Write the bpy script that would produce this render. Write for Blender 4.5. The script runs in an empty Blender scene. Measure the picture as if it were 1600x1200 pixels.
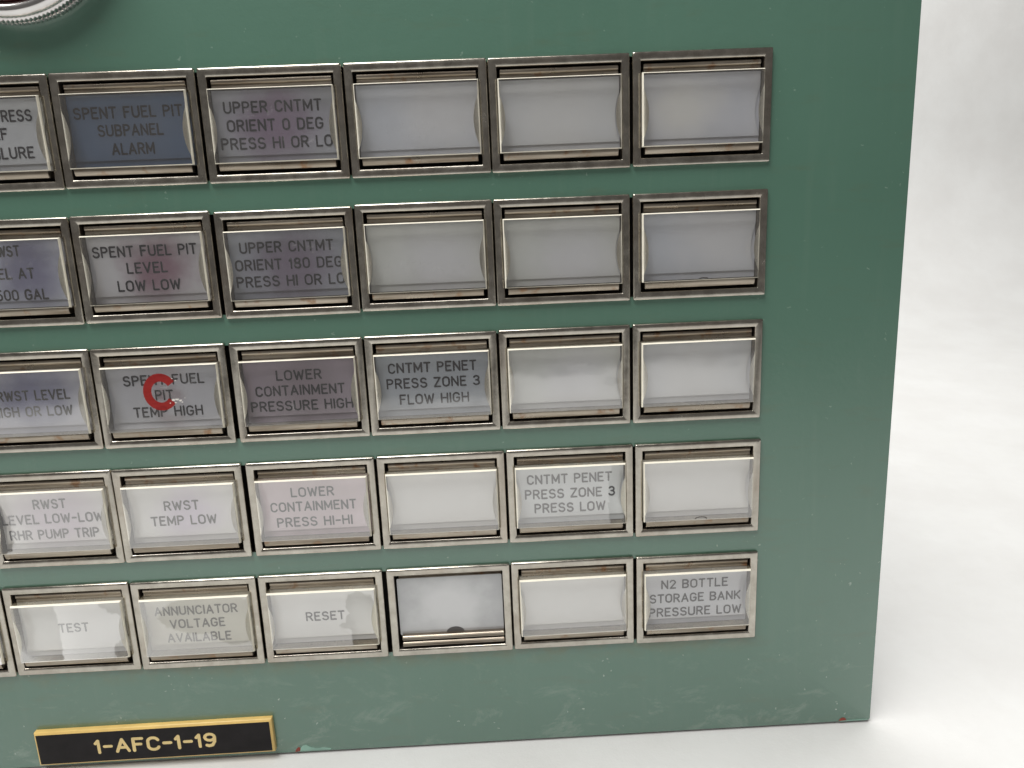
import bpy, bmesh, math, random
from mathutils import Matrix, Vector
random.seed(7)
C = bpy.context.scene.collection
sc = bpy.context.scene
R = math.radians

# ------------------------------------------------------------------ scale and frames
# Panel measures are in units of the window pitch; one pitch is 55 mm.
# Panel frame: x right, y down the face, z into the panel.  P() turns it into local metres.
S = 0.055
BOTTOM = 5.398                     # y of the panel's bottom edge
LEAN = R(3)
def P(x, y, z=0.0):
    return Vector((x * S, z * S, (BOTTOM - y) * S))
ROOT_M = Matrix.Rotation(-LEAN, 4, 'X')

# ------------------------------------------------------------------ camera
cam_rows = ((0.9986933, 0.0399919, -0.0318172),
            (-0.0460527, 0.9741720, -0.2210613),
            (0.0221547, 0.2222377, 0.9747408))
cam_pos = (2.94629, 1.01498, -5.64057)
def D(v):                          # a direction from the panel frame to local axes
    return Vector((v[0], v[2], -v[1]))
cx, cy, cz = D(cam_rows[0]), -D(cam_rows[1]), -D(cam_rows[2])
loc = P(*cam_pos)
cm = Matrix(((cx.x, cy.x, cz.x, loc.x), (cx.y, cy.y, cz.y, loc.y), (cx.z, cy.z, cz.z, loc.z), (0, 0, 0, 1)))
cam_d = bpy.data.cameras.new("camera")
cam_d.sensor_width = 36; cam_d.lens = 27.0; cam_d.clip_start = 0.01; cam_d.clip_end = 50
cam = bpy.data.objects.new("camera", cam_d); C.objects.link(cam)
cam.matrix_world = ROOT_M @ cm
sc.camera = cam
cam_d.dof.use_dof = True
cam_d.dof.focus_distance = 0.315
cam_d.dof.aperture_fstop = 24

# ------------------------------------------------------------------ room light and added backdrop fill
w = bpy.data.worlds.new("World"); sc.world = w; w.use_nodes = True
bg = w.node_tree.nodes['Background']
bg.inputs[0].default_value = (1.0, 0.95, 0.90, 1); bg.inputs[1].default_value = 0.105
def area(name, loc, target, sx, sy, power, col):
    l = bpy.data.lights.new(name, 'AREA'); l.shape = 'RECTANGLE'; l.size = sx; l.size_y = sy
    l.energy = power; l.color = col
    o = bpy.data.objects.new(name, l); C.objects.link(o); o.location = loc
    o.rotation_euler = (Vector(target) - Vector(loc)).to_track_quat('-Z', 'Y').to_euler()
    return o
area("ceiling_light", (-0.25, -0.44, 1.40), (0.05, -0.36, 0.0), 1.1, 0.6, 23.5, (1.0, 0.985, 0.95))
area("backdrop_fill_light", (0.42, 0.38, 1.35), (0.55, 1.05, 0.42), 0.9, 0.5, 16.0, (1.0, 0.985, 0.96))  # added fill lamp, there only to brighten the backdrop
sc.view_settings.view_transform = 'Standard'; sc.view_settings.look = 'None'
sc.view_settings.exposure = 0.20; sc.view_settings.gamma = 1.0

# ------------------------------------------------------------------ node helpers
def mat(name):
    m = bpy.data.materials.new(name); m.use_nodes = True
    nt = m.node_tree
    for n in list(nt.nodes): nt.nodes.remove(n)
    out = nt.nodes.new('ShaderNodeOutputMaterial')
    return m, nt, out
class G:
    def __init__(s, nt): s.nt = nt
    def n(s, t, **k):
        o = s.nt.nodes.new(t)
        for a, v in k.items(): setattr(o, a, v)
        return o
    def l(s, a, b): s.nt.links.new(a, b)
    def set(s, sock, v):
        if hasattr(v, 'links') or isinstance(v, bpy.types.NodeSocket): s.l(v, sock)
        elif isinstance(v, (tuple, list)) and len(v) == 3 and sock.type == 'RGBA': sock.default_value = (*v, 1)
        else: sock.default_value = v
    def math(s, op, a, b=0.0, c=0.0, clamp=False):
        o = s.n('ShaderNodeMath', operation=op, use_clamp=clamp)
        s.set(o.inputs[0], a); s.set(o.inputs[1], b); s.set(o.inputs[2], c)
        return o.outputs[0]
    def mix(s, f, a, b, blend='MIX'):
        o = s.n('ShaderNodeMix', data_type='RGBA', blend_type=blend)
        s.set(o.inputs[0], f); s.set(o.inputs[6], a); s.set(o.inputs[7], b)
        return o.outputs[2]
    def ramp(s, f, lo, hi):                     # linear step from lo to hi
        o = s.n('ShaderNodeMapRange', clamp=True)
        s.set(o.inputs[0], f); o.inputs[1].default_value = lo; o.inputs[2].default_value = hi
        return o.outputs[0]
    def coords(s, scale=(1, 1, 1), rnd=True):   # object coordinates, shifted per object
        tc = s.n('ShaderNodeTexCoord'); v = tc.outputs['Object']
        if rnd:
            oi = s.n('ShaderNodeObjectInfo')
            m = s.n('ShaderNodeVectorMath', operation='SCALE'); s.l(oi.outputs['Location'], m.inputs[0]); m.inputs[3].default_value = 37.0
            a = s.n('ShaderNodeVectorMath', operation='ADD'); s.l(v, a.inputs[0]); s.l(m.outputs[0], a.inputs[1])
            v = a.outputs[0]
        mp = s.n('ShaderNodeMapping'); s.l(v, mp.inputs[0]); mp.inputs['Scale'].default_value = scale
        return mp.outputs[0]
    def noise(s, vec, scale, detail=4, rough=0.55, dist=0.0):
        o = s.n('ShaderNodeTexNoise'); s.l(vec, o.inputs['Vector'])
        o.inputs['Scale'].default_value = scale; o.inputs['Detail'].default_value = detail
        o.inputs['Roughness'].default_value = rough; o.inputs['Distortion'].default_value = dist
        return o.outputs[0]
    def bump(s, h, strength, dist):
        o = s.n('ShaderNodeBump'); s.l(h, o.inputs['Height'])
        o.inputs['Strength'].default_value = strength; o.inputs['Distance'].default_value = dist
        return o.outputs[0]
    def pbr(s, col, rough=0.5, metal=0.0, spec=0.5, normal=None, coat=0.0, coat_rough=0.1, coat_ior=1.5):
        o = s.n('ShaderNodeBsdfPrincipled')
        s.set(o.inputs['Base Color'], col); s.set(o.inputs['Roughness'], rough); s.set(o.inputs['Metallic'], metal)
        s.set(o.inputs['Specular IOR Level'], spec); s.set(o.inputs['Coat Weight'], coat)
        s.set(o.inputs['Coat Roughness'], coat_rough); o.inputs['Coat IOR'].default_value = coat_ior
        if normal: s.l(normal, o.inputs['Normal'])
        return o.outputs[0]

# ------------------------------------------------------------------ materials
def m_green():
    m, nt, out = mat('green_enamel'); g = G(nt)
    v = g.coords(rnd=False)
    big = g.noise(v, 9, 4); fine = g.noise(v, 900, 2)
    streak = g.noise(g.coords((160, 160, 14), rnd=False), 1, 4, 0.6)
    col = g.mix(g.ramp(big, 0.3, 0.7), (0.076, 0.172, 0.124), (0.088, 0.190, 0.140))
    col = g.mix(g.math('MULTIPLY', g.ramp(streak, 0.55, 0.8), 0.10), col, (0.19, 0.26, 0.21))
    # grime around the window rows
    sep = g.n('ShaderNodeSeparateXYZ'); g.l(g.coords(rnd=False), sep.inputs[0])
    stain = g.ramp(g.noise(g.coords((30, 30, 120), rnd=False), 1, 5, 0.65), 0.56, 0.72)
    col = g.mix(g.math('MULTIPLY', stain, 0.22), col, (0.11, 0.13, 0.07))
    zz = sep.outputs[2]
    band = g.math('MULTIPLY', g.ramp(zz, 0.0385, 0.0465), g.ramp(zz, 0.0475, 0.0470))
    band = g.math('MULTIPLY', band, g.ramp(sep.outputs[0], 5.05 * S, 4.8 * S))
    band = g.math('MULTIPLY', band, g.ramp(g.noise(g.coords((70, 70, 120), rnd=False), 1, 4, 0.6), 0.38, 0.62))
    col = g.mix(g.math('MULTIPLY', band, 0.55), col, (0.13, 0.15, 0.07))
    # dust specks and short pale marks
    vo = g.n('ShaderNodeTexVoronoi', feature='F1'); 
    nz = g.n('ShaderNodeTexNoise'); g.l(v, nz.inputs['Vector']); nz.inputs['Scale'].default_value = 700
    va = g.n('ShaderNodeVectorMath', operation='MULTIPLY_ADD'); g.l(nz.outputs['Color'], va.inputs[0]); va.inputs[1].default_value = (.0030, .0030, .0030); g.l(v, va.inputs[2])
    g.l(va.outputs[0], vo.inputs['Vector']); vo.inputs['Scale'].default_value = 250
    keep = g.ramp(g.noise(v, 60, 2), 0.50, 0.56)
    low = g.math('SUBTRACT', 1.0, g.ramp(sep.outputs[2], 0.01, 0.12))
    keep = g.math('MULTIPLY', keep, g.math('MULTIPLY_ADD', low, 0.7, 0.3))
    sp = g.math('MULTIPLY', g.math('LESS_THAN', vo.outputs['Distance'], g.math('MULTIPLY_ADD', g.noise(v, 150, 1), 0.22, -0.02)), keep)
    sp = g.math('MULTIPLY', sp, g.math('GREATER_THAN', g.noise(v, 300, 1), 0.5))
    col = g.mix(g.math('MULTIPLY', sp, 0.75), col, (0.45, 0.55, 0.48))
    # scuffs near the bottom edge
    sc_ = g.ramp(g.noise(g.coords((45, 45, 75), rnd=False), 1, 6, 0.75, 0.5), 0.54, 0.78)
    sc_ = g.math('MULTIPLY', sc_, g.math('SUBTRACT', 1.0, g.ramp(sep.outputs[2], 0.004, 0.055)))
    col = g.mix(g.math('MULTIPLY', sc_, 0.55), col, (0.36, 0.44, 0.38))
    h = g.math('ADD', g.math('MULTIPLY', fine, 0.5), g.noise(v, 260, 3))
    rough = 0.26
    nt.links.new(g.pbr(col, rough, 0, 0.7, g.bump(h, 0.22, 0.0004), 1.0, 0.27, 1.6), out.inputs[0]); return m

def m_nickel():
    m, nt, out = mat('worn_nickel'); g = G(nt)
    v = g.coords(); a = g.noise(v, 190, 5, 0.7); b = g.noise(v, 30, 3)
    col = g.mix(g.ramp(a, 0.35, 0.68), (0.45, 0.42, 0.37), (0.62, 0.585, 0.52))
    col = g.mix(g.math('MULTIPLY', g.ramp(b, 0.50, 0.70), 0.35), col, (0.44, 0.35, 0.28))
    pit = g.ramp(g.noise(v, 520, 3, 0.7), 0.72, 0.80)
    col = g.mix(g.math('MULTIPLY', pit, 0.6), col, (0.16, 0.12, 0.09))
    rough = g.math('MULTIPLY_ADD', a, 0.22, 0.12)
    nt.links.new(g.pbr(col, rough, 1.0, 0.5, g.bump(g.noise(v, 300, 4), 0.10, 0.0003)), out.inputs[0]); return m

def m_spring():
    m, nt, out = mat('tarnished_spring_steel'); g = G(nt)
    v = g.coords((22, 300, 300)); a = g.noise(v, 1, 5, 0.6)
    rust = g.ramp(g.noise(g.coords(), 150, 4, 0.6), 0.58, 0.72)
    col = g.mix(g.ramp(a, 0.3, 0.7), (0.20, 0.16, 0.12), (0.55, 0.49, 0.41))
    col = g.mix(g.math('MULTIPLY', rust, 0.75), col, (0.26, 0.11, 0.035))
    rough = g.math('MULTIPLY_ADD', g.noise(g.coords(), 80, 3), 0.3, 0.16)
    nt.links.new(g.pbr(col, rough, 0.9, 0.5, g.bump(a, 0.25, 0.0003)), out.inputs[0]); return m

def m_flat(name, col, rough=0.5, metal=0.0, spec=0.5, var=0.12, coat=0.0):
    m, nt, out = mat(name); g = G(nt); v = g.coords()
    a = g.noise(v, 160, 4)
    c2 = tuple(c * (1 - var) for c in col); c1 = tuple(min(1, c * (1 + var)) for c in col)
    nt.links.new(g.pbr(g.mix(g.ramp(a, 0.3, 0.7), c2, c1), rough, metal, spec, g.bump(g.noise(v, 500, 3), 0.1, 0.0002), coat), out.inputs[0]); return m

def stain_mask(g, blobs, edge=0.03):
    """1 inside any of the ellipses (centre x, z, radii in window pitches), ragged edges."""
    sep = g.n('ShaderNodeSeparateXYZ'); g.l(g.coords(rnd=False), sep.inputs[0])
    nz = g.math('MULTIPLY_ADD', g.noise(g.coords(rnd=True), 420, 4, 0.6), edge * 2, -edge)
    tot = None
    for bx, by, rx, ry in blobs:
        dx = g.math('MULTIPLY', g.math('SUBTRACT', sep.outputs[0], bx * S), 1 / (rx * S))
        dz = g.math('MULTIPLY', g.math('ADD', sep.outputs[2], by * S), 1 / (ry * S))
        d = g.math('SQRT', g.math('ADD', g.math('MULTIPLY', dx, dx), g.math('MULTIPLY', dz, dz)))
        d = g.math('MULTIPLY', g.math('SUBTRACT', d, 1.0), min(rx, ry))
        tot = d if tot is None else g.math('MINIMUM', tot, d)
    return g.ramp(g.math('ADD', tot, nz), 0.006, -0.006)

def m_lens(name, blobs=(), yellow=0.0, haze=0.03, blob_keep=0.35, refl=0.265, scuff=()):
    m, nt, out = mat(name); g = G(nt)
    v = g.coords()
    wav = g.noise(v, 38, 2); nrm = g.bump(wav, 0.5, 0.0003)
    gl = g.n('ShaderNodeBsdfGlossy'); gl.inputs['Roughness'].default_value = 0.07
    g.l(nrm, gl.inputs['Normal']); gl.inputs['Color'].default_value = (1.0, 0.99, 1.0, 1)
    tr = g.n('ShaderNodeBsdfTransparent')
    g.set(tr.inputs['Color'], (0.93 - yellow * .05, 0.93 - yellow * .06, 0.92 - yellow * .11))
    df = g.n('ShaderNodeBsdfDiffuse'); g.set(df.inputs['Color'], (0.62, 0.61, 0.56) if yellow else (0.66, 0.66, 0.66))
    # haze and scratches
    scr = g.ramp(g.noise(g.coords((25, 1, 520)), 1, 3, 0.7, 0.3), 0.70, 0.80)
    scr2 = g.ramp(g.noise(g.coords((260, 1, 120)), 1, 5, 0.8, 1.2), 0.735, 0.80)
    hz = g.math('MULTIPLY_ADD', g.ramp(g.noise(v, 60, 4), 0.4, 0.75), haze, haze * 0.5 + yellow * 0.12)
    hz = g.math('ADD', hz, g.math('ADD', g.math('MULTIPLY', scr, 0.11), g.math('MULTIPLY', scr2, 0.28)), clamp=True)
    if scuff:
        sn = g.ramp(g.noise(g.coords((230, 1, 170)), 1, 6, 0.85, 2.0), 0.55, 0.68)
        hz = g.math('ADD', hz, g.math('MULTIPLY', g.math('MULTIPLY', stain_mask(g, scuff), sn), 0.30), clamp=True)
    m1 = g.n('ShaderNodeMixShader'); g.l(hz, m1.inputs[0]); g.l(tr.outputs[0], m1.inputs[1]); g.l(df.outputs[0], m1.inputs[2])
    lw = g.n('ShaderNodeFresnel'); lw.inputs['IOR'].default_value = 1.5
    f = g.math('ADD', g.math('MULTIPLY', lw.outputs[0], 1.4), refl - 0.055)
    if blobs:
        f = g.math('MULTIPLY', f, g.math('MULTIPLY_ADD', stain_mask(g, blobs), blob_keep - 1.0, 1.0))
    m2 = g.n('ShaderNodeMixShader'); g.l(f, m2.inputs[0]); g.l(m1.outputs[0], m2.inputs[1]); g.l(gl.outputs[0], m2.inputs[2])
    nt.links.new(m2.outputs[0], out.inputs[0]); return m

def m_legend(name, base, smudge=None, sx=0.0, sy=0.0, r=0.25, coat=0.20):
    """A film behind the cap; a smudge of bulb filter colour, or a paler tone on blanks, tints its middle."""
    m, nt, out = mat(name); g = G(nt)
    base = tuple(min(.86, c * k) for c, k in zip(base, (2.32, 2.36, 2.46))); smudge = smudge and tuple(min(.86, c * 2.05) for c in smudge)
    v = g.coords(); a = g.noise(v, 70, 4)
    col = g.mix(g.ramp(a, 0.3, 0.7), tuple(c * 0.94 for c in base), tuple(c * 1.05 for c in base))
    if smudge:
        sep = g.n('ShaderNodeSeparateXYZ'); g.l(g.coords(rnd=False), sep.inputs[0])
        dx = g.math('MULTIPLY', g.math('SUBTRACT', sep.outputs[0], sx * S), 1 / (r * 1.15 * S))
        dz = g.math('MULTIPLY', g.math('ADD', sep.outputs[2], sy * S), 1 / (r * S))
        d = g.math('SQRT', g.math('ADD', g.math('MULTIPLY', dx, dx), g.math('MULTIPLY', dz, dz)))
        d = g.math('ADD', d, g.math('MULTIPLY_ADD', g.noise(v, 90, 3), 0.7, -0.35))
        o = g.n('ShaderNodeMapRange', interpolation_type='SMOOTHSTEP'); g.l(d, o.inputs[0])
        o.inputs[1].default_value = 1.15; o.inputs[2].default_value = 0.2
        col = g.mix(o.outputs[0], col, smudge)
    nrm = g.bump(g.noise(v, 45, 2), 0.4, 0.0003)
    df = g.n('ShaderNodeBsdfDiffuse'); g.l(col, df.inputs[0])
    gl = g.n('ShaderNodeBsdfGlossy'); gl.inputs['Roughness'].default_value = 0.12; g.l(nrm, gl.inputs['Normal'])
    mx = g.n('ShaderNodeMixShader'); mx.inputs[0].default_value = coat
    g.l(df.outputs[0], mx.inputs[1]); g.l(gl.outputs[0], mx.inputs[2])
    nt.links.new(mx.outputs[0], out.inputs[0]); return m

def m_sheet():
    m, nt, out = mat('white_vinyl_sheet'); g = G(nt); v = g.coords(rnd=False)
    a = g.noise(v, 14, 5, 0.6); b = g.noise(v, 420, 4, 0.7); c = g.noise(v, 90, 4, 0.6)
    col = g.mix(g.ramp(a, 0.35, 0.65), (0.585, 0.585, 0.58), (0.62, 0.625, 0.622))
    col = g.mix(g.math('MULTIPLY', g.ramp(c, 0.5, 0.75), 0.25), col, (0.58, 0.575, 0.565))
    h = g.math('ADD', g.math('MULTIPLY', b, 0.25), g.math('ADD', g.math('MULTIPLY', c, 0.6), g.math('MULTIPLY', g.noise(v, 22, 3), 2.0)))
    nt.links.new(g.pbr(col, 0.55, 0, 0.35, g.bump(h, 0.35, 0.0012)), out.inputs[0]); return m

GREEN = m_green(); NICKEL = m_nickel(); SPRING = m_spring(); SHEET = m_sheet()
CREAM = m_flat('frosted_cream_plastic', (0.92, 0.88, 0.76), 0.35, var=0.06)
def m_wall():
    m, nt, out = mat('grimy_clear_cap_wall'); g = G(nt); v = g.coords()
    tr = g.n('ShaderNodeBsdfTransparent'); tr.inputs[0].default_value = (.92, .90, .84, 1)
    a = g.noise(v, 160, 4)
    col = g.mix(g.ramp(a, 0.3, 0.7), (0.15, 0.12, 0.08), (0.34, 0.30, 0.22))
    mx = g.n('ShaderNodeMixShader'); g.l(g.math('MULTIPLY_ADD', a, 0.5, 0.2), mx.inputs[0])
    g.l(tr.outputs[0], mx.inputs[1]); g.l(g.pbr(col, 0.3), mx.inputs[2])
    nt.links.new(mx.outputs[0], out.inputs[0]); return m
WALL = m_wall()
STRIP = m_flat('grey_back_plate', (0.34, 0.34, 0.36), 0.6, spec=0.2, var=0.04)
DARK = m_flat('dark_housing_and_gap', (0.026, 0.020, 0.016), 0.6)
INK = m_flat('black_engraving_ink', (0.012, 0.012, 0.018), 0.7, spec=0.1)
def m_red():
    m, nt, out = mat('thin_red_paint'); g = G(nt)
    tr = g.n('ShaderNodeBsdfTransparent'); tr.inputs[0].default_value = (1, .12, .08, 1)
    mx = g.n('ShaderNodeMixShader')
    g.l(g.math('MULTIPLY_ADD', g.ramp(g.noise(g.coords((80, 80, 500)), 1, 4), 0.4, 0.6), 0.25, 0.6), mx.inputs[0])
    g.l(tr.outputs[0], mx.inputs[1]); g.l(g.pbr((0.30, 0.014, 0.014), 0.35), mx.inputs[2])
    nt.links.new(mx.outputs[0], out.inputs[0]); return m
RED = m_red()
WHITE = m_flat('bare_scraped_plastic', (0.8, 0.78, 0.74), 0.3)
BRASS = m_flat('gold_laminate', (0.72, 0.50, 0.17), 0.4, var=0.08)
BRASSTXT = m_flat('engraved_gold', (0.78, 0.60, 0.27), 0.45, var=0.08)
PLATE = m_flat('black_laminate', (0.014, 0.012, 0.013), 0.4, spec=0.18, var=0.25)
CHROME = m_flat('satin_chrome', (0.72, 0.70, 0.70), 0.20, metal=1.0, var=0.05)
LAMPRED = m_flat('dark_red_glass', (0.06, 0.006, 0.008), 0.08, spec=0.6, var=0.4)
PRIMER = m_flat('red_primer', (0.25, 0.045, 0.03), 0.6)
PALEG = m_flat('pale_green_undercoat', (0.24, 0.40, 0.33), 0.5)
EDGE = m_flat('bare_edge_and_highlight', (0.42, 0.42, 0.40), 0.4, metal=0.5)
LENS = m_lens('clear_cap')
LENS_YEL = m_lens('yellowed_cap', yellow=1.0, haze=0.10, blobs=[(0.12, -0.10, 0.40, 0.17), (0.30, 0.02, 0.2, 0.15)], blob_keep=0.5)
LENS_RESET = m_lens('cap_with_separated_film', blobs=[(0.29, -0.12, 0.10, 0.11), (0.26, 0.03, 0.085, 0.09), (0.33, 0.16, 0.115, 0.18), (0.185, 0.06, 0.05, 0.03), (0.36, -0.02, 0.08, 0.18)], blob_keep=0.12)
LENS_TEST = m_lens('cap_with_cloudy_left_half', blobs=[(-0.34, 0.02, 0.27, 0.62), (0.44, 0.2, 0.12, 0.13), (0.42, -0.25, 0.16, 0.12)], blob_keep=0.35)
LENS_RWST = m_lens('cap_with_ragged_left_edge', blobs=[(-0.44, 0.02, 0.14, 0.22), (-0.46, 0.15, 0.16, 0.12)], blob_keep=0.25)
LENS_PENET = m_lens('cap_with_angled_film_edge', blobs=[(0.52, 0.05, 0.23, 0.6)], blob_keep=0.3)
LENS_DULL = m_lens('dull_cap', haze=0.03, blobs=[(0.0, 0.0, 2.0, 2.0)], blob_keep=0.62)
LENS_SMEAR = m_lens('smeared_cap', haze=0.08, blobs=[(0.12, -0.08, 0.10, 0.03), (0.22, -0.05, 0.10, 0.03), (0.34, 0.03, 0.07, 0.035)], blob_keep=0.6)
LENS_SCUFF = m_lens('scuffed_cap', scuff=[(0.05, -0.03, 0.26, 0.07), (0.18, -0.10, 0.2, 0.05)], haze=.05)
LENS_SCUFF_C = m_lens('cap_scuffed_in_the_middle', scuff=[(0.05, -0.05, 0.17, 0.09), (0.25, -0.12, 0.1, 0.04)], haze=.06)
LENS_SCRATCH = m_lens('scratched_cap', scuff=[(-0.1, -0.09, 0.12, 0.05), (0.0, 0.12, 0.3, 0.03)], haze=.045)
LENS_STREAK = m_lens('streaked_cap', scuff=[(-0.05, 0.08, 0.35, 0.06)], haze=.06)
# ------------------------------------------------------------------ object helpers
def link(name, me, m, parent=None, loc=None, smooth=None):
    o = bpy.data.objects.new(name, me); C.objects.link(o)
    if m is not None and len(me.materials) == 0: me.materials.append(m)
    if parent: o.parent = parent
    if loc is not None: o.location = loc
    return o
def finish(bm, name, mats, angle=30):
    bmesh.ops.recalc_face_normals(bm, faces=bm.faces)
    me = bpy.data.meshes.new(name); bm.to_mesh(me); bm.free()
    for m in mats: me.materials.append(m)
    me.shade_smooth(); me.set_sharp_from_angle(angle=R(angle))
    return me
def V(bm, x, y, z):                      # window-local (pitch units) to local metres
    return bm.verts.new((x * S, z * S, -y * S))
def rrect(x0, y0, x1, y1, r, n=3):
    pts = []
    for cx_, cy_, a0 in ((x1 - r, y0 + r, -90), (x1 - r, y1 - r, 0), (x0 + r, y1 - r, 90), (x0 + r, y0 + r, 180)):
        for i in range(n + 1):
            a = R(a0 + 90 * i / n); pts.append((cx_ + r * math.cos(a), cy_ + r * math.sin(a)))
    return pts
def loft(bm, rings, mi=None, cap0=False, cap1=False):
    vs = [[V(bm, *p) for p in r] for r in rings]
    n = len(vs[0])
    for k in range(len(vs) - 1):
        for i in range(n):
            f = bm.faces.new((vs[k][i], vs[k][(i + 1) % n], vs[k + 1][(i + 1) % n], vs[k + 1][i]))
            if mi: f.material_index = mi[k]
    if cap0: bm.faces.new(vs[0])
    if cap1: bm.faces.new(vs[-1][::-1])
    return vs
W2, H2 = 0.491, 0.383                     # half size of a window bezel

def bezel_mesh():
    bm = bmesh.new()
    prof = [(0, .030, .010), (0, .010, .010), (.0035, .003, .010), (.009, 0, .009), (.0535, .0045, .006), (.0575, .0075, .005), (.059, .012, .005), (.059, .17, .005)]
    rings = [[(x, y, z) for x, y in rrect(-W2 + d, -H2 + d, W2 - d, H2 - d, r)] for d, z, r in prof]
    mi = [0, 0, 0, 0, 0, 0, 1]
    vs = loft(bm, rings, mi)
    f = bm.faces.new(vs[-1]); f.material_index = 1
    return finish(bm, 'window_bezel', [NICKEL, DARK], 40)

XL, XR, YT, YB = -0.4300, 0.4300, -0.2440, 0.2520      # cap outline
BITE_C, BITE_H, BITE_D = 0.030, 0.165, 0.036
def side_pts(inset, bite, n=18, close=0.0):
    """closed outline, clockwise from top-left; left and right sides can carry a scooped bite"""
    x0, x1, y0, y1 = XL + inset, XR - inset, YT + inset * 0.9, YB - inset * 0.7
    pts = []
    ys = [y0 + (y1 - y0) * i / n for i in range(n + 1)]
    def b(y):
        t = (y - BITE_C) / BITE_H
        return bite * (1 - t * t) if abs(t) < 1 else 0.0
    for y in ys: pts.append((x1 - b(y), y))
    for y in reversed(ys): pts.append((x0 + b(y), y))
    return pts
def cap_meshes():
    bm = bmesh.new()
    back = [(x, y, .075) for x, y in side_pts(0, 0)]
    mid = [(x, y, -.014) for x, y in side_pts(0, 0)]
    mid2 = [(x, y, -.026) for x, y in side_pts(.003, 0)]
    scoop = [(x, y, -.033) for x, y in side_pts(.0072, BITE_D - .004)]
    front = [(x, y, -.036) for x, y in side_pts(.0085, BITE_D)]
    loft(bm, [back, mid, mid2, scoop, front], [1, 0, 0, 0])
    rim = finish(bm, 'cap_rim', [CREAM, WALL], 14)
    bm = bmesh.new()
    bm.faces.new([V(bm, x, y, -.036) for x, y in side_pts(.0085, BITE_D)])
    bmesh.ops.triangulate(bm, faces=bm.faces)
    me = bpy.data.meshes.new('cap_face'); bm.to_mesh(me); bm.free()
    return rim, me
def film_mesh():
    bm = bmesh.new()
    o = side_pts(.006, BITE_D - .004)
    o = [(x, min(y, .198)) for x, y in o]
    vs = loft(bm, [[(x, y, .055) for x, y in o], [(x, y, .062) for x, y in o]])
    bm.faces.new(vs[0][::-1])
    me = finish(bm, 'legend_film', [], 30)
    bm = bmesh.new()
    o = rrect(XL + .003, YT + .003, XR - .003, YB - .003, .003, 1)
    vs = loft(bm, [[(x, y, .066) for x, y in o], [(x, y, .074) for x, y in o]]); bm.faces.new(vs[0][::-1])
    return me, finish(bm, 'back_plate', [], 30)
def bar_mesh(kind):
    bm = bmesh.new()
    if kind == 'top':     # (y, z) profile: a rolled ridge above a flat ledge
        pr = [(-.311, .075), (-.311, .036), (-.308, .029), (-.300, .025), (-.284, .027), (-.277, .031), (-.274, .037), (-.270, .037), (-.267, .032), (-.249, .031), (-.246, .037), (-.246, .075)]
        x0, x1 = -.412, .418
    elif kind == 'bottom':
        pr = [(.2535, .06), (.2535, -.018), (.268, -.019), (.284, -.014), (.294, -.009), (.299, -.004), (.300, .002), (.300, .06)]
        x0, x1 = -.408, .405
    elif kind == 'thin_top':
        pr = [(-.312, .075), (-.312, .046), (-.305, .042), (-.296, .047), (-.290, .041), (-.282, .044), (-.282, .075)]
        x0, x1 = -.400, .425
    else:                 # low bar of the window that lost its cap
        pr = [(.203, .06), (.203, .003), (.210, -.003), (.222, -.002), (.232, -.007), (.238, -.004), (.240, .004), (.240, .06)]
        x0, x1 = -.400, .424
    n = len(pr)
    bev = .004
    a0 = [V(bm, x0, y, z + .004) for y, z in pr]; a1 = [V(bm, x0 + bev, y, z) for y, z in pr]
    b1 = [V(bm, x1 - bev, y, z) for y, z in pr]; b0 = [V(bm, x1, y, z + .004) for y, z in pr]
    for A, B in ((a0, a1), (a1, b1), (b1, b0)):
        for i in range(n): bm.faces.new((A[i], A[(i + 1) % n], B[(i + 1) % n], B[i]))
    bm.faces.new(a0); bm.faces.new(b0[::-1])
    return finish(bm, kind + '_bar', [SPRING], 35)

# ------------------------------------------------------------------ single-stroke engraving alphabet
def arc(cx_, cy_, rx, ry, a0, a1, n=8):
    return [(cx_ + rx * math.cos(R(a0 + (a1 - a0) * i / n)), cy_ + ry * math.sin(R(a0 + (a1 - a0) * i / n))) for i in range(n + 1)]
GL = {}   # width, strokes (y up, height 1)
GL['A'] = (.58, [[(0, 0), (.29, 1), (.58, 0)], [(.10, .32), (.48, .32)]])
GL['B'] = (.50, [[(0, 0), (0, 1), (.26, 1)] + arc(.26, .76, .22, .24, 90, -90) + [(0, .52)], [(.26, .52)] + arc(.26, .26, .24, .26, 90, -90) + [(0, 0)]])
GL['C'] = (.52, [arc(.27, .70, .26, .30, 20, 180) + arc(.27, .30, .26, .30, 180, 340)])
GL['D'] = (.52, [[(0, 0), (0, 1), (.24, 1)] + arc(.24, .68, .27, .32, 90, 0) + arc(.24, .32, .27, .32, 0, -90) + [(0, 0)]])
GL['E'] = (.44, [[(.44, 0), (0, 0), (0, 1), (.44, 1)], [(0, .53), (.36, .53)]])
GL['F'] = (.44, [[(0, 0), (0, 1), (.44, 1)], [(0, .53), (.36, .53)]])
GL['G'] = (.54, [arc(.27, .70, .26, .30, 20, 180) + arc(.27, .30, .26, .30, 180, 360) + [(.53, .46), (.32, .46)]])
GL['H'] = (.52, [[(0, 0), (0, 1)], [(.52, 0), (.52, 1)], [(0, .52), (.52, .52)]])
GL['I'] = (.0, [[(0, 0), (0, 1)]])
GL['K'] = (.50, [[(0, 0), (0, 1)], [(.48, 1), (0, .38)], [(.15, .57), (.50, 0)]])
GL['L'] = (.42, [[(0, 1), (0, 0), (.42, 0)]])
GL['M'] = (.62, [[(0, 0), (0, 1), (.31, .22), (.62, 1), (.62, 0)]])
GL['N'] = (.52, [[(0, 0), (0, 1), (.52, 0), (.52, 1)]])
GL['O'] = (.54, [arc(.27, .70, .27, .30, 0, 180) + arc(.27, .30, .27, .30, 180, 360) + [(.54, .70)]])
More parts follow.
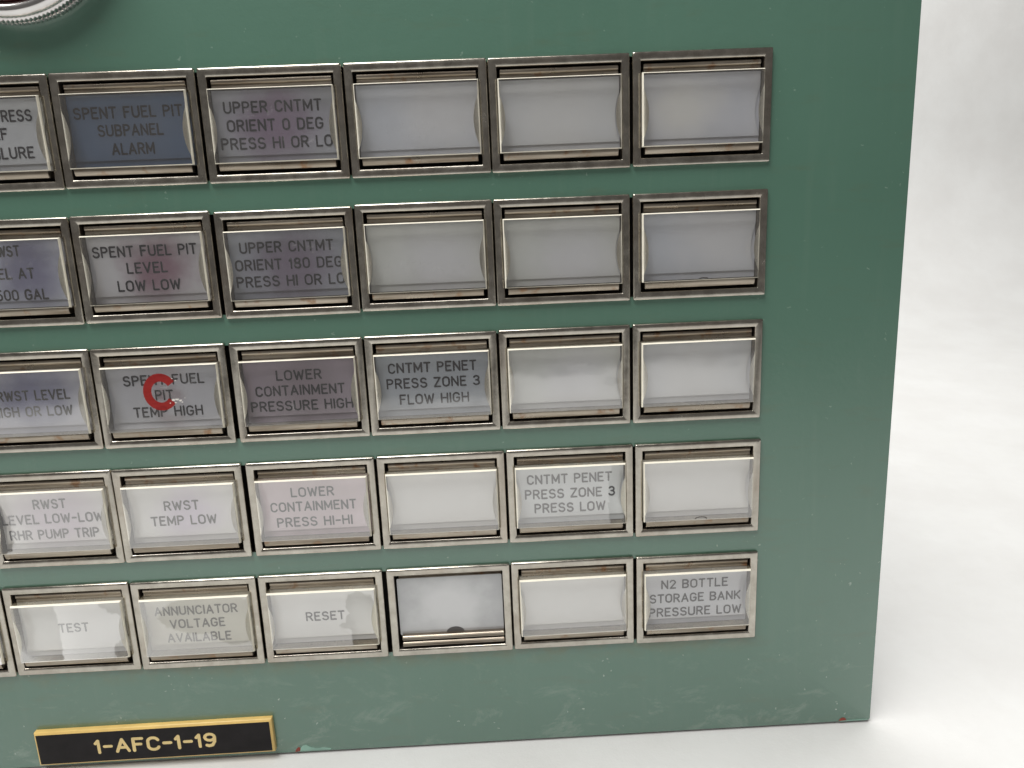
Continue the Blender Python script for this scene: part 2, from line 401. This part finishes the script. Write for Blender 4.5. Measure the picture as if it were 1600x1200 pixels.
GL['P'] = (.48, [[(0, 0), (0, 1), (.24, 1)] + arc(.24, .745, .24, .255, 90, -90) + [(0, .49)]])
GL['R'] = (.50, [[(0, 0), (0, 1), (.24, 1)] + arc(.24, .745, .24, .255, 90, -90) + [(0, .49)], [(.25, .49), (.50, 0)]])
GL['S'] = (.50, [arc(.25, .75, .235, .25, 25, 180, 8) + arc(.25, .75, .235, .24, 180, 262, 4) + arc(.25, .26, .25, .26, 75, 0, 4) + arc(.25, .26, .25, .26, 0, -160, 8)])
GL['T'] = (.50, [[(0, 1), (.50, 1)], [(.25, 1), (.25, 0)]])
GL['U'] = (.52, [[(0, 1), (0, .28)] + arc(.26, .28, .26, .28, 180, 360) + [(.52, 1)]])
GL['V'] = (.56, [[(0, 1), (.28, 0), (.56, 1)]])
GL['W'] = (.74, [[(0, 1), (.18, 0), (.37, .85), (.56, 0), (.74, 1)]])
GL['Z'] = (.50, [[(0, 1), (.50, 1), (0, 0), (.50, 0)]])
GL['0'] = (.48, [arc(.24, .72, .24, .28, 0, 180) + arc(.24, .28, .24, .28, 180, 360) + [(.48, .72)]])
GL['1'] = (.16, [[(0, .78), (.14, 1), (.14, 0)]])
GL['2'] = (.48, [arc(.24, .74, .24, .26, 165, -10, 8) + [(.02, 0), (.48, 0)]])
GL['3'] = (.48, [arc(.23, .76, .22, .24, 155, -80, 9) + [(.20, .53)], arc(.23, .265, .25, .265, 80, -155, 10)])
GL['5'] = (.48, [[(.42, 1), (.06, 1), (.03, .56)] + arc(.22, .31, .26, .31, 115, -150, 10)])
GL['8'] = (.48, [arc(.24, .76, .20, .24, -90, 270, 12), arc(.24, .26, .24, .26, 90, 450, 12)])
GL['9'] = (.48, [arc(.24, .73, .24, .27, 0, 360, 12), [(.48, .73), (.46, .35), (.34, .05), (.16, 0), (.06, .06)]])
GL['-'] = (.34, [[(0, .48), (.34, .48)]])
GL[' '] = (.30, [])
def stroke(bm, pts, r, z, nc=5):
    """a flat ribbon with rounded ends; pts in window-local pitches"""
    q = [pts[0]]
    for p in pts[1:]:
        if math.dist(p, q[-1]) > 1e-5: q.append(p)
    L_, R_ = [], []
    n = len(q)
    for i in range(n):
        a = q[max(i - 1, 0)]; b = q[i]; c = q[min(i + 1, n - 1)]
        d1 = (b[0] - a[0], b[1] - a[1]); d2 = (c[0] - b[0], c[1] - b[1])
        l1 = math.hypot(*d1) or 1; l2 = math.hypot(*d2) or 1
        d1 = (d1[0] / l1, d1[1] / l1); d2 = (d2[0] / l2, d2[1] / l2)
        if i == 0: d1 = d2
        if i == n - 1: d2 = d1
        t = (d1[0] + d2[0], d1[1] + d2[1]); tl = math.hypot(*t) or 1; t = (t[0] / tl, t[1] / tl)
        k = min(1.9, 1 / max(0.3, t[0] * d2[0] + t[1] * d2[1]))
        nx, ny = -t[1] * r * k, t[0] * r * k
        L_.append((b[0] + nx, b[1] + ny)); R_.append((b[0] - nx, b[1] - ny))
        if i == 0: ds = d2
        if i == n - 1: de = d1
    vl = [V(bm, x, y, z) for x, y in L_]; vr = [V(bm, x, y, z) for x, y in R_]
    for i in range(n - 1):
        try: bm.faces.new((vl[i], vl[i + 1], vr[i + 1], vr[i]))
        except ValueError: pass
    for (p, d, va, vb) in ((q[0], (-ds[0], -ds[1]), vr[0], vl[0]), (q[-1], de, vl[-1], vr[-1])):
        a0 = math.atan2(d[1], d[0]); ring = []
        for i in range(1, nc):
            a = a0 + math.pi / 2 - math.pi * i / nc
            ring.append(V(bm, p[0] + r * math.cos(a), p[1] + r * math.sin(a), z))
        if len(ring) > 1: bm.faces.new([va] + ring + [vb])
def split_corners(s):
    out, cur = [], [s[0]]
    for i in range(1, len(s)):
        cur.append(s[i])
        if i < len(s) - 1:
            a = math.atan2(s[i][1] - s[i-1][1], s[i][0] - s[i-1][0]); c = math.atan2(s[i+1][1] - s[i][1], s[i+1][0] - s[i][0])
            d = abs((c - a + math.pi) % (2 * math.pi) - math.pi)
            if d > R(48): out.append(cur); cur = [s[i]]
    out.append(cur)
    return out
def text_mesh(lines, h, r, z, name, m, gap=.26, wear=0.0, seed=0):
    bm = bmesh.new(); rng = random.Random(seed); k = 0
    for t, cx_, cy_, wd in lines:
        adv = 0; place = []
        for ch in t:
            w_, st = GL[ch]; place.append((adv, st)); adv += w_ + gap
            if ch == ' ': adv -= gap * 0.4
        nat = (adv - gap) * h; sx = (wd - 2 * r) / nat
        hh = h - 2 * r
        for off, st in place:
            jy = rng.uniform(-1, 1) * h * .012
            for s in [q for s0 in st for q in split_corners(s0)]:
                k += 1
                pts = [(cx_ - wd / 2 + r + (off + x) * h * sx, cy_ + hh / 2 - y * hh + jy) for x, y in s]
                if wear and len(pts) == 2 and rng.random() < wear:
                    a, b = pts; pts = [a, (a[0] + (b[0] - a[0]) * .6, a[1] + (b[1] - a[1]) * .6)]
                stroke(bm, pts, r * rng.uniform(.92, 1.08), z - 1e-4 * (k % 11))
    me = bpy.data.meshes.new(name); bm.to_mesh(me); bm.free(); me.materials.append(m)
    return me

# ------------------------------------------------------------------ the white sheet under and behind the panel
def build_sheet():
    bm = bmesh.new()
    prof = [(-0.92, -0.006), (-0.915, 0.0)]
    n = 40
    prof += [(-0.915 + (0.75 + 0.915) * i / n, 0.0) for i in range(1, n + 1)]
    prof += [(0.75 + 0.30 * math.sin(R(a)), 0.30 - 0.30 * math.cos(R(a))) for a in range(9, 91, 9)]
    prof += [(1.05, 0.30 + 0.12 * i) for i in range(1, 10)]
    xs = [-1.7 + 3.4 * i / 48 for i in range(49)]
    rows = []
    for y, z in prof:
        rows.append([bm.verts.new((x, y, z + (0 if z else -0.0012 - 0.0006 * math.sin(9 * x + 4 * y) * (abs(y) > .02)))) for x in xs])
    for a, b in zip(rows, rows[1:]):
        for i in range(len(xs) - 1): bm.faces.new((a[i], a[i + 1], b[i + 1], b[i]))
    o = link('white_sheet', finish(bm, 'white_sheet', [SHEET], 60), None)
    o['kind'] = 'structure'
    return o
build_sheet()

# ------------------------------------------------------------------ the panel
CELLS = {
    (0, -1): (-0.4925, 0.3774),
    (0, 0): (0.5003, 0.3751),
    (0, 1): (1.5004, 0.3777),
    (0, 2): (2.4971, 0.3783),
    (0, 3): (3.4885, 0.3799),
    (0, 4): (4.4905, 0.3762),
    (1, -1): (-0.5089, 1.3285),
    (1, 0): (0.4860, 1.3253),
    (1, 1): (1.4949, 1.3348),
    (1, 2): (2.4913, 1.3252),
    (1, 3): (3.4835, 1.3282),
    (1, 4): (4.4874, 1.3291),
    (2, -1): (-0.5190, 2.2756),
    (2, 0): (0.4751, 2.2791),
    (2, 1): (1.4880, 2.2775),
    (2, 2): (2.4824, 2.2747),
    (2, 3): (3.4794, 2.2730),
    (2, 4): (4.4811, 2.2736),
    (3, -1): (-0.4998, 3.2094),
    (3, 0): (0.4875, 3.2109),
    (3, 1): (1.5011, 3.2104),
    (3, 2): (2.5002, 3.2081),
    (3, 3): (3.4971, 3.2074),
    (3, 4): (4.4958, 3.2103),
    (4, -2): (-1.5078, 4.1490),
    (4, -1): (-0.5078, 4.1439),
    (4, 0): (0.4875, 4.1508),
    (4, 1): (1.4888, 4.1491),
    (4, 2): (2.5034, 4.1506),
    (4, 3): (3.4974, 4.1462),
    (4, 4): (4.5010, 4.1533),
}
TEXTS = {
    (0, -1): [('PRESS', 0.1931, -0.126, 0.2655), ('SELF', 0.0332, -0.0082, 0.21), ('FAILURE', 0.1119, 0.1196, 0.3765)],
    (0, 0): [('SPENT FUEL PIT', -0.0113, -0.121, 0.7526), ('SUBPANEL', -0.0095, -0.0022, 0.4556), ('ALARM', -0.0093, 0.1219, 0.3001)],
    (0, 1): [('UPPER CNTMT', -0.013, -0.1254, 0.6823), ('ORIENT 0 DEG', -0.0066, -0.0041, 0.6733), ('PRESS HI OR LO', -0.0065, 0.1161, 0.7806)],
    (1, -1): [('RWST', -0.0109, -0.1606, 0.21), ('LEVEL AT', -0.0458, 0.0001, 0.432), ('500 GAL', 0.0561, 0.1536, 0.3765)],
    (1, 0): [('SPENT FUEL PIT', -0.0196, -0.122, 0.7488), ('LEVEL', -0.0175, -0.0014, 0.2942), ('LOW LOW', -0.0207, 0.1256, 0.4551)],
    (1, 1): [('UPPER CNTMT', -0.0112, -0.1198, 0.6782), ('ORIENT 180 DEG', -0.0065, 0.0031, 0.7766), ('PRESS HI OR LO', -0.0041, 0.1252, 0.7874)],
    (2, -1): [('RWST LEVEL', 0.0128, -0.0447, 0.543), ('HIGH OR LOW', -0.0141, 0.0792, 0.5985)],
    (2, 0): [('SPENT FUEL', -0.0053, -0.1232, 0.6032), ('PIT', -0.0162, -0.0053, 0.136), ('TEMP HIGH', -0.0025, 0.1224, 0.5202)],
    (2, 1): [('LOWER', -0.0121, -0.1113, 0.3424), ('CONTAINMENT', -0.0127, 0.005, 0.6734), ('PRESSURE HIGH', -0.0087, 0.1225, 0.7707)],
    (2, 2): [('CNTMT PENET', -0.0028, -0.1232, 0.668), ('PRESS ZONE 3', -0.0018, -0.0043, 0.7074), ('FLOW HIGH', -0.0013, 0.1208, 0.5282)],
    (3, -1): [('RWST', -0.0373, -0.1145, 0.254), ('LEVEL LOW-LOW', -0.0315, 0.0048, 0.7825), ('RHR PUMP TRIP', -0.0362, 0.1327, 0.6876)],
    (3, 0): [('RWST', -0.0199, -0.0524, 0.2713), ('TEMP LOW', -0.0164, 0.0703, 0.5105)],
    (3, 1): [('LOWER', -0.0141, -0.1123, 0.3373), ('CONTAINMENT', -0.0165, 0.0044, 0.6701), ('PRESS HI-HI', -0.0178, 0.1329, 0.5907)],
    (3, 3): [('CNTMT PENET', -0.0021, -0.1164, 0.6697), ('PRESS ZONE 3', 0.0001, 0.0062, 0.7132), ('PRESS LOW', -0.0028, 0.1243, 0.5639)],
    (4, -1): [('TEST', -0.0153, 0.0085, 0.2387)],
    (4, 0): [('ANNUNCIATOR', -0.0247, -0.0999, 0.6626), ('VOLTAGE', -0.0261, 0.0165, 0.4427), ('AVAILABLE', -0.0253, 0.1398, 0.5141)],
    (4, 1): [('RESET', 0.0002, 0.0153, 0.3146)],
    (4, 4): [('N2 BOTTLE', -0.0044, -0.1073, 0.5488), ('STORAGE BANK', 0.0014, 0.0159, 0.749), ('PRESSURE LOW', 0.0022, 0.1399, 0.7645)],
}
panel = bpy.data.objects.new('control_panel', None); C.objects.link(panel)
panel.matrix_world = ROOT_M
panel.empty_display_size = 0.05
panel['label'] = 'green enamelled control panel with rows of metal framed alarm windows standing on a white sheet'
panel['category'] = 'control panel'

def at(x, y, z=0.0): return P(x, y, z)
def face_plate():
    bm = bmesh.new()
    x0, x1, y0, y1 = -6.0, 6.018, -2.6, BOTTOM
    prof = [(0.006, .105, .018), (0, .100, .02), (0, .036, .02), (.003, .031, .02), (.008, .030, .018)]
    rings = [[(x, y - BOTTOM, z) for x, y in rrect(x0 + d, y0 + d, x1 - d, y1 - d, r, 4)] for d, z, r in prof]
    vs = loft(bm, rings, [1, 1, 1, 0])  # front chamfer is pale too: its edge highlight is put into the colour
    outer = vs[-1]
    edges = [bm.edges.get((outer[i], outer[(i + 1) % len(outer)])) for i in range(len(outer))]
    z, slots = .030, []
    for r in range(5):                     # one slot per row; the housings stand side by side in it
        ks = [k for k in CELLS if k[0] == r]
        xa = min(CELLS[k][0] for k in ks) - .46; xb = max(CELLS[k][0] for k in ks) + .46
        ym = sum(CELLS[k][1] for k in ks) / len(ks)
        slots.append((xa, ym - .36, xb, ym + .36))
    for xa, ya, xb, yb in slots:
        fr = [V(bm, x, y - BOTTOM, z) for x, y in ((xa, ya), (xb, ya), (xb, yb), (xa, yb))]
        bk = [V(bm, x, y - BOTTOM, .19) for x, y in ((xa, ya), (xb, ya), (xb, yb), (xa, yb))]
        for i in range(4):
            edges.append(bm.edges.new((fr[i], fr[(i + 1) % 4])))
            f = bm.faces.new((fr[i], fr[(i + 1) % 4], bk[(i + 1) % 4], bk[i])); f.material_index = 2
        f = bm.faces.new(bk); f.material_index = 2  # dark back wall added to stop light leaking through the gaps
    bmesh.ops.triangle_fill(bm, edges=edges, use_beauty=True, use_dissolve=False)
    o = link('face_plate', finish(bm, 'face_plate', [GREEN, EDGE, DARK], 20), None, panel)
    return o
fp = face_plate()
# paint chips along the bottom edge
def blob(name, pts, z, m, parent, loc):
    bm = bmesh.new()
    vs = [[V(bm, x, y, z) for x, y in pts], [V(bm, x * .9 + sum(p[0] for p in pts) / len(pts) * .1, y * .9 + sum(p[1] for p in pts) / len(pts) * .1, z - .0015) for x, y in pts]]
    n = len(pts)
    for i in range(n): bm.faces.new((vs[0][i], vs[0][(i + 1) % n], vs[1][(i + 1) % n], vs[1][i]))
    bm.faces.new(vs[1])
    return link(name, finish(bm, name, [m], 40), None, parent, loc)
CH = at(1.24, 5.375)
blob('paint_chip', [(-.09, .016), (-.075, -.006), (-.045, -.040), (-.015, -.046), (.015, -.024), (.06, -.010), (.13, -.012), (.19, .000), (.18, .015), (.05, .017)], .0295, PALEG, fp, CH)
blob('paint_chip', [(-.115, .018), (-.10, -.012), (-.078, -.03), (-.066, -.015), (-.07, .012)], .0285, PRIMER, fp, CH)
blob('paint_chip', [(-.035, .016), (-.02, -.008), (0, -.015), (.022, -.009), (.032, .014)], .0285, PRIMER, fp, at(5.78, 5.372))
blob('paint_chip', [(-.12, .006), (-.1, -.006), (0, -.008), (.12, -.007), (.13, .004)], .029, PALEG, fp, at(5.87, 5.390))

BEZEL = bezel_mesh(); RIM, FACE = cap_meshes(); FILM, BACKP = film_mesh()
TOPB = bar_mesh('top'); BOTB = bar_mesh('bottom'); THINB = bar_mesh('thin_top'); LOWB = bar_mesh('low')

BLANK = m_legend('blank_film', (0.335, 0.34, 0.375), (0.40, 0.405, 0.45), 0, .02, .38)
BLANK_B = m_legend('blank_film_yellowed_edge', (0.33, 0.335, 0.32), (0.39, 0.395, 0.44), .10, .08, .34)
BLANK_C = m_legend('blank_film_pale_centre', (0.315, 0.32, 0.345), (0.42, 0.42, 0.455), -.12, .0, .30)
BLANK_D = m_legend('blank_film_grey_left', (0.30, 0.31, 0.335), (0.39, 0.395, 0.43), .16, -.04, .36)
BLANK_LIT = m_legend('blank_film_lit', (0.42, 0.425, 0.44), (0.46, 0.47, 0.49), 0, .05, .38)  # lower-row film: table light on it is put into a lighter colour
GREY = m_legend('grey_film', (0.27, 0.275, 0.285))
SLATE = m_legend('slate_film', (0.20, 0.215, 0.235))
FILMS = {
 (0, -1): GREY,
 (0, 0): m_legend('blue_slate_film', (0.036, 0.058, 0.100), (0.042, 0.064, 0.108), 0, 0, .3),
 (0, 1): m_legend('film_with_violet_smudge', (0.20, 0.205, 0.225), (0.12, 0.085, 0.135), 0, -.02, .33),
 (1, -1): m_legend('film_with_blue_smudge', (0.26, 0.27, 0.31), (0.10, 0.10, 0.17), .12, -.05, .32),
 (1, 0): m_legend('film_with_maroon_smudge', (0.28, 0.275, 0.285), (0.13, 0.070, 0.098), .06, .0, .29),
 (1, 1): m_legend('film_with_dim_violet_smudge', (0.18, 0.19, 0.215), (0.105, 0.085, 0.125), .02, .02, .34),
 (2, -1): m_legend('film_with_deep_blue_smudge', (0.27, 0.27, 0.30), (0.10, 0.105, 0.185), -.02, -.04, .34),
 (2, 0): m_legend('pale_grey_film', (0.27, 0.27, 0.29)),
 (2, 1): m_legend('mauve_film', (0.165, 0.135, 0.16), (0.145, 0.115, 0.14), 0, 0, .3),
 (2, 2): SLATE,
 (3, -1): m_legend('film_with_lilac_smudge', (0.40, 0.395, 0.40), (0.33, 0.28, 0.34), 0, 0, .35),
 (3, 0): m_legend('film_with_faint_lilac_smudge', (0.44, 0.44, 0.46), (0.36, 0.32, 0.40), .02, 0, .28),
 (3, 1): m_legend('pinkish_film', (0.36, 0.29, 0.315), (0.31, 0.245, 0.275), 0, 0, .4),
 (3, 3): m_legend('greenish_grey_film', (0.33, 0.34, 0.34)),
 (4, -2): GREY, (1, 2): BLANK_B, (1, 3): BLANK_B, (0, 4): BLANK_C, (0, 2): BLANK_D, (2, 3): BLANK_B, (1, 4): BLANK_D, (4, -1): BLANK_LIT,
 (4, 0): m_legend('yellow_grey_film', (0.40, 0.40, 0.35)),
 (4, 1): BLANK_LIT, (3, 2): BLANK_LIT, (3, 4): BLANK_LIT, (4, 3): BLANK_LIT,
 (4, 2): m_legend('bluish_blank_film', (0.15, 0.15, 0.15), (0.29, 0.293, 0.30), 0, -.02, .38),  # pale middle, dark edges: gradient of a reflected veil put into the colour
 (4, 4): m_legend('dull_grey_film', (0.25, 0.25, 0.265)),
}
LENSES = {(4, 0): LENS_YEL, (4, 1): LENS_RESET, (4, -1): LENS_TEST, (3, -1): LENS_RWST, (3, 3): LENS_PENET, (4, 4): LENS_DULL, (2, 3): LENS_SMEAR, (1, 1): LENS_SCUFF, (1, -1): LENS_SCUFF_C, (2, 1): LENS_SCRATCH, (2, -1): LENS_SCRATCH, (1, 2): LENS_STREAK, (0, 2): LENS_STREAK, (0, 1): LENS_SCRATCH, (2, 0): LENS_SCUFF_C}
# how far each cap sits out of true: degrees about x and about the vertical
TILT = {(2, 3): (.9, -.3), (2, 4): (1.2, .5), (2, 2): (-.3, .2), (2, 1): (-1.0, 0), (2, 0): (-.8, .2), (1, 2): (.2, 0)}



GROUP = 'metal framed alarm windows in rows on the green panel'
LABELS = {(0, 0): 'window with a dark blue film lettered SPENT FUEL PIT SUBPANEL ALARM',
 (4, 0): 'window with a yellowed cap lettered ANNUNCIATOR VOLTAGE AVAILABLE',
 (2, 0): 'window lettered SPENT FUEL PIT TEMP HIGH with a red letter C painted over it',
 (4, 2): 'blank window without its clear cap, a half round notch at the bottom',
 (3, 1): 'window with a pink film lettered LOWER CONTAINMENT PRESS HI-HI',
 (2, 1): 'window with a mauve film lettered LOWER CONTAINMENT PRESSURE HIGH',
 (0, -1): 'window cut by the left picture edge lettered PRESS SELF FAILURE',
 (4, -2): 'window at the left picture edge with only its right frame showing'}
RN = ['top', 'second', 'third', 'fourth', 'bottom']
CN = {2: 'third from right', 3: 'second from right', 4: 'rightmost'}
DULL = {}
def dull(m):                      # the same tint without the film's gloss
    if m.name not in DULL:
        d = m.copy(); d.name = m.name + '_backing'
        for n in d.node_tree.nodes:
            if n.type == 'MIX_SHADER': n.inputs[0].default_value = 0.01
            if n.type == 'BSDF_DIFFUSE':
                src = n.inputs[0].links[0].from_socket
                x = d.node_tree.nodes.new('ShaderNodeMix'); x.data_type = 'RGBA'; x.blend_type = 'MULTIPLY'
                x.inputs[0].default_value = 1.0; x.inputs[7].default_value = (.86, .86, .88, 1)
                d.node_tree.links.new(src, x.inputs[6]); d.node_tree.links.new(x.outputs[2], n.inputs[0])
        DULL[m.name] = d
    return DULL[m.name]
def window(key):
    cx_, cy_ = CELLS[key]
    rng = random.Random(hash(key) % 9973 + 5)
    w_ = link('indicator_window', BEZEL, None, panel, at(cx_, cy_))
    w_.rotation_euler = (0, R(rng.uniform(-.12, .12)), 0)
    lines = TEXTS.get(key)
    if key in LABELS: w_['label'] = LABELS[key]
    elif lines: w_['label'] = 'window lettered ' + ' '.join(l[0] for l in lines)
    else: w_['label'] = 'blank white window, %s in the %s row' % (CN.get(key[1], 'left'), RN[key[0]])
    if key == (4, 2):
        link('top_bar', THINB, None, w_); link('bottom_bar', LOWB, None, w_)
        b2 = link('bottom_bar', LOWB, None, w_, (0, .0003, -.058 * S))
        bm = bmesh.new()
        o = rrect(-.418, -.284, .424, .216, .01, 2)
        vs = loft(bm, [[(x, y, .040) for x, y in o], [(x, y, .048) for x, y in o]]); bm.faces.new(vs[0][::-1])
        me = finish(bm, 'bare_film', [], 30); me.materials.append(None)
        f = link('legend_film', me, None, w_); f.material_slots[0].link = 'OBJECT'; f.material_slots[0].material = FILMS[key]
        bm = bmesh.new()
        pts = [(.03 + .075 * math.cos(R(a)), .214 - .052 * math.sin(R(a))) for a in range(0, 181, 15)]
        vs = loft(bm, [[(x, y, .036) for x, y in pts], [(x, y, .0395) for x, y in pts]]); bm.faces.new(vs[0][::-1])
        link('notch', finish(bm, 'notch', [m_flat('dark_notch', (.09, .085, .085), .5)]), None, w_)
        return
    link('top_bar', TOPB, None, w_).rotation_euler = (0, R(rng.uniform(-.25, .25)), 0)
    link('bottom_bar', BOTB, None, w_).rotation_euler = (0, R(rng.uniform(-.2, .2)), 0)
    rx, ry = TILT.get(key, (rng.uniform(-.35, .35), rng.uniform(-.5, .5)))
    cap = link('clear_cap', FACE, None, w_, None)
    rot = (R(rx), 0, R(ry))
    if len(FACE.materials) == 0: FACE.materials.append(None)
    cap.material_slots[0].link = 'OBJECT'; cap.material_slots[0].material = LENSES.get(key, LENS)
    cap.rotation_euler = rot
    rim = link('cap_rim', RIM, None, w_); rim.rotation_euler = rot
    bp = link('back_plate', BACKP, None, w_); bp.rotation_euler = rot
    if len(BACKP.materials) == 0: BACKP.materials.append(None)
    bp.material_slots[0].link = 'OBJECT'; bp.material_slots[0].material = dull(FILMS.get(key, BLANK))
    film = link('legend_film', FILM, None, w_)
    if len(FILM.materials) == 0: FILM.materials.append(None)
    film.material_slots[0].link = 'OBJECT'; film.material_slots[0].material = FILMS.get(key, BLANK)
    film.rotation_euler = (R(rx * .6), 0, R(ry * .6))
    if lines:
        wear = 0
        tm = text_mesh(lines, .081, .0066, .053, 'lettering', INK, wear=0.0, seed=key[0] * 10 + key[1])
        t = link('lettering', tm, None, w_); t.rotation_euler = film.rotation_euler
        t.location = (0, -.00002, 0)
    if key == (2, 0):
        bm = bmesh.new()
        pts = arc(-.0, -.047, .098, .110, -33, -322, 24)
        stroke(bm, [(x, y) for x, y in pts], .030, -.0372, 2)
        for f in bm.faces: pass
        me = bpy.data.meshes.new('red_letter'); bm.to_mesh(me); bm.free(); me.materials.append(RED)
        link('painted_letter', me, None, w_).rotation_euler = rot
        bm = bmesh.new()
        r2 = random.Random(3)
        for (bx, by, s) in ((.085, .018, .016), (.112, .012, .013), (.135, .022, .011), (.10, .038, .008), (.148, .036, .006), (.17, .005, .004), (.06, .04, .006), (.095, -.145, .005), (.118, -.128, .006)):
            n = 7; ps = [(bx + s * r2.uniform(.5, 1.1) * math.cos(2 * math.pi * i / n) * 1.2, by + s * r2.uniform(.3, .9) * math.sin(2 * math.pi * i / n)) for i in range(n)]
            bm.faces.new([V(bm, x, y, -.0382) for x, y in ps])
        me = bpy.data.meshes.new('chipped_spots'); bm.to_mesh(me); bm.free(); me.materials.append(WHITE)
        link('chipped_spot', me, None, w_).rotation_euler = rot
    if key in ((3, 4), (1, 4)):
        bm = bmesh.new(); a_ = .045 if key == (3, 4) else .03
        pts = arc(.02, .238, a_, .016 if key == (3, 4) else .006, 180, 360, 10)
        stroke(bm, pts, .003, -.0370, 3)
        me = bpy.data.meshes.new('mould_mark'); bm.to_mesh(me); bm.free(); me.materials.append(DARK)
        link('mould_mark', me, None, w_).rotation_euler = rot
for key in sorted(CELLS): window(key)

# ------------------------------------------------------------------ nameplate
def nameplate():
    x0, x1, y0, y1 = -.965, .977, 5.040, 5.350
    cx_, cy_ = (x0 + x1) / 2, (y0 + y1) / 2; a, b = (x1 - x0) / 2, (y1 - y0) / 2
    bm = bmesh.new()
    prof = [(0, .030, .004), (0, -.006, .004), (.003, -.012, .004), (.019, -.022, .003)]
    rings = [[(x, y, z) for x, y in rrect(-a + d, -b + d, a - d, b - d, r, 2)] for d, z, r in prof]
    loft(bm, rings)
    o = link('nameplate', finish(bm, 'nameplate', [BRASS], 25), None, panel, at(cx_, cy_))
    o.rotation_euler = (0, R(-.35), 0)
    o['label'] = 'black nameplate with gold bevelled edge lettered 1-AFC-1-19'
    bm = bmesh.new()
    o2 = rrect(-a + .019, -b + .019, a - .019, b - .019, .003, 2)
    vs = loft(bm, [[(x, y, -.012) for x, y in o2], [(x, y, -.0225) for x, y in o2]]); bm.faces.new(vs[-1])
    link('plate_face', finish(bm, 'plate_face', [PLATE], 25), None, o)
    link('lettering', text_mesh([('1-AFC-1-19', .005, .0, 1.0)],   .135, .0128, -.0235, 'plate_lettering', BRASSTXT, gap=.26), None, o)
nameplate()

# ------------------------------------------------------------------ round indicator lamp with knurled rim
def lathe(bm, prof, n, knurl=0.0, lo=0, hi=0):
    rings = []
    for k, (r, z) in enumerate(prof):
        ring = []
        for i in range(n):
            rr = r - (knurl if (i % 2 and lo <= k <= hi) else 0)
            a = 2 * math.pi * i / n
            ring.append((rr * math.cos(a), rr * math.sin(a), z))
        rings.append(ring)
    return loft(bm, rings)
def lamp():
    base = at(-.105, -1.03)
    n = 300
    bm = bmesh.new()
    vs = lathe(bm, [(.70, .030), (.715, .02), (.722, -.005), (.722, -.03), (.71, -.038), (.60, -.038)], n, .014, 1, 3)
    o = link('indicator_lamp', finish(bm, 'knurled_base', [CHROME], 60), None, panel, base)
    o['label'] = 'round indicator lamp with a knurled chrome rim and dark red lens'
    bm = bmesh.new()
    prof = [(.685, -.03), (.685, -.062)]
    lathe(bm, prof, 96)
    link('shadow_groove', finish(bm, 'shadow_groove', [DARK], 60), None, o)
    bm = bmesh.new()
    prof = [(.66, -.055), (.715, -.058), (.722, -.066), (.722, -.10), (.712, -.108), (.70, -.110)]
    lathe(bm, prof, n, .014, 1, 4)
    link('knurled_ring', finish(bm, 'knurled_ring', [CHROME], 60), None, o)
    bm = bmesh.new()
    prof = [(.705, -.105)] + [(.652 + .048 * math.cos(R(a)), -.108 - .055 * math.sin(R(a))) for a in range(0, 136, 9)] + [(.603, -.12), (.603, -.05)]
    lathe(bm, prof, 128)
    link('chrome_collar', finish(bm, 'chrome_collar', [CHROME], 60), None, o)
    bm = bmesh.new()
    prof = [(.606 * math.cos(R(a)), -.10 - .16 * math.sin(R(a))) for a in range(0, 90, 10)]
    vs = lathe(bm, prof, 96); bm.faces.new(vs[-1])
    link('red_lens', finish(bm, 'red_lens', [LAMPRED], 60), None, o)
lamp()
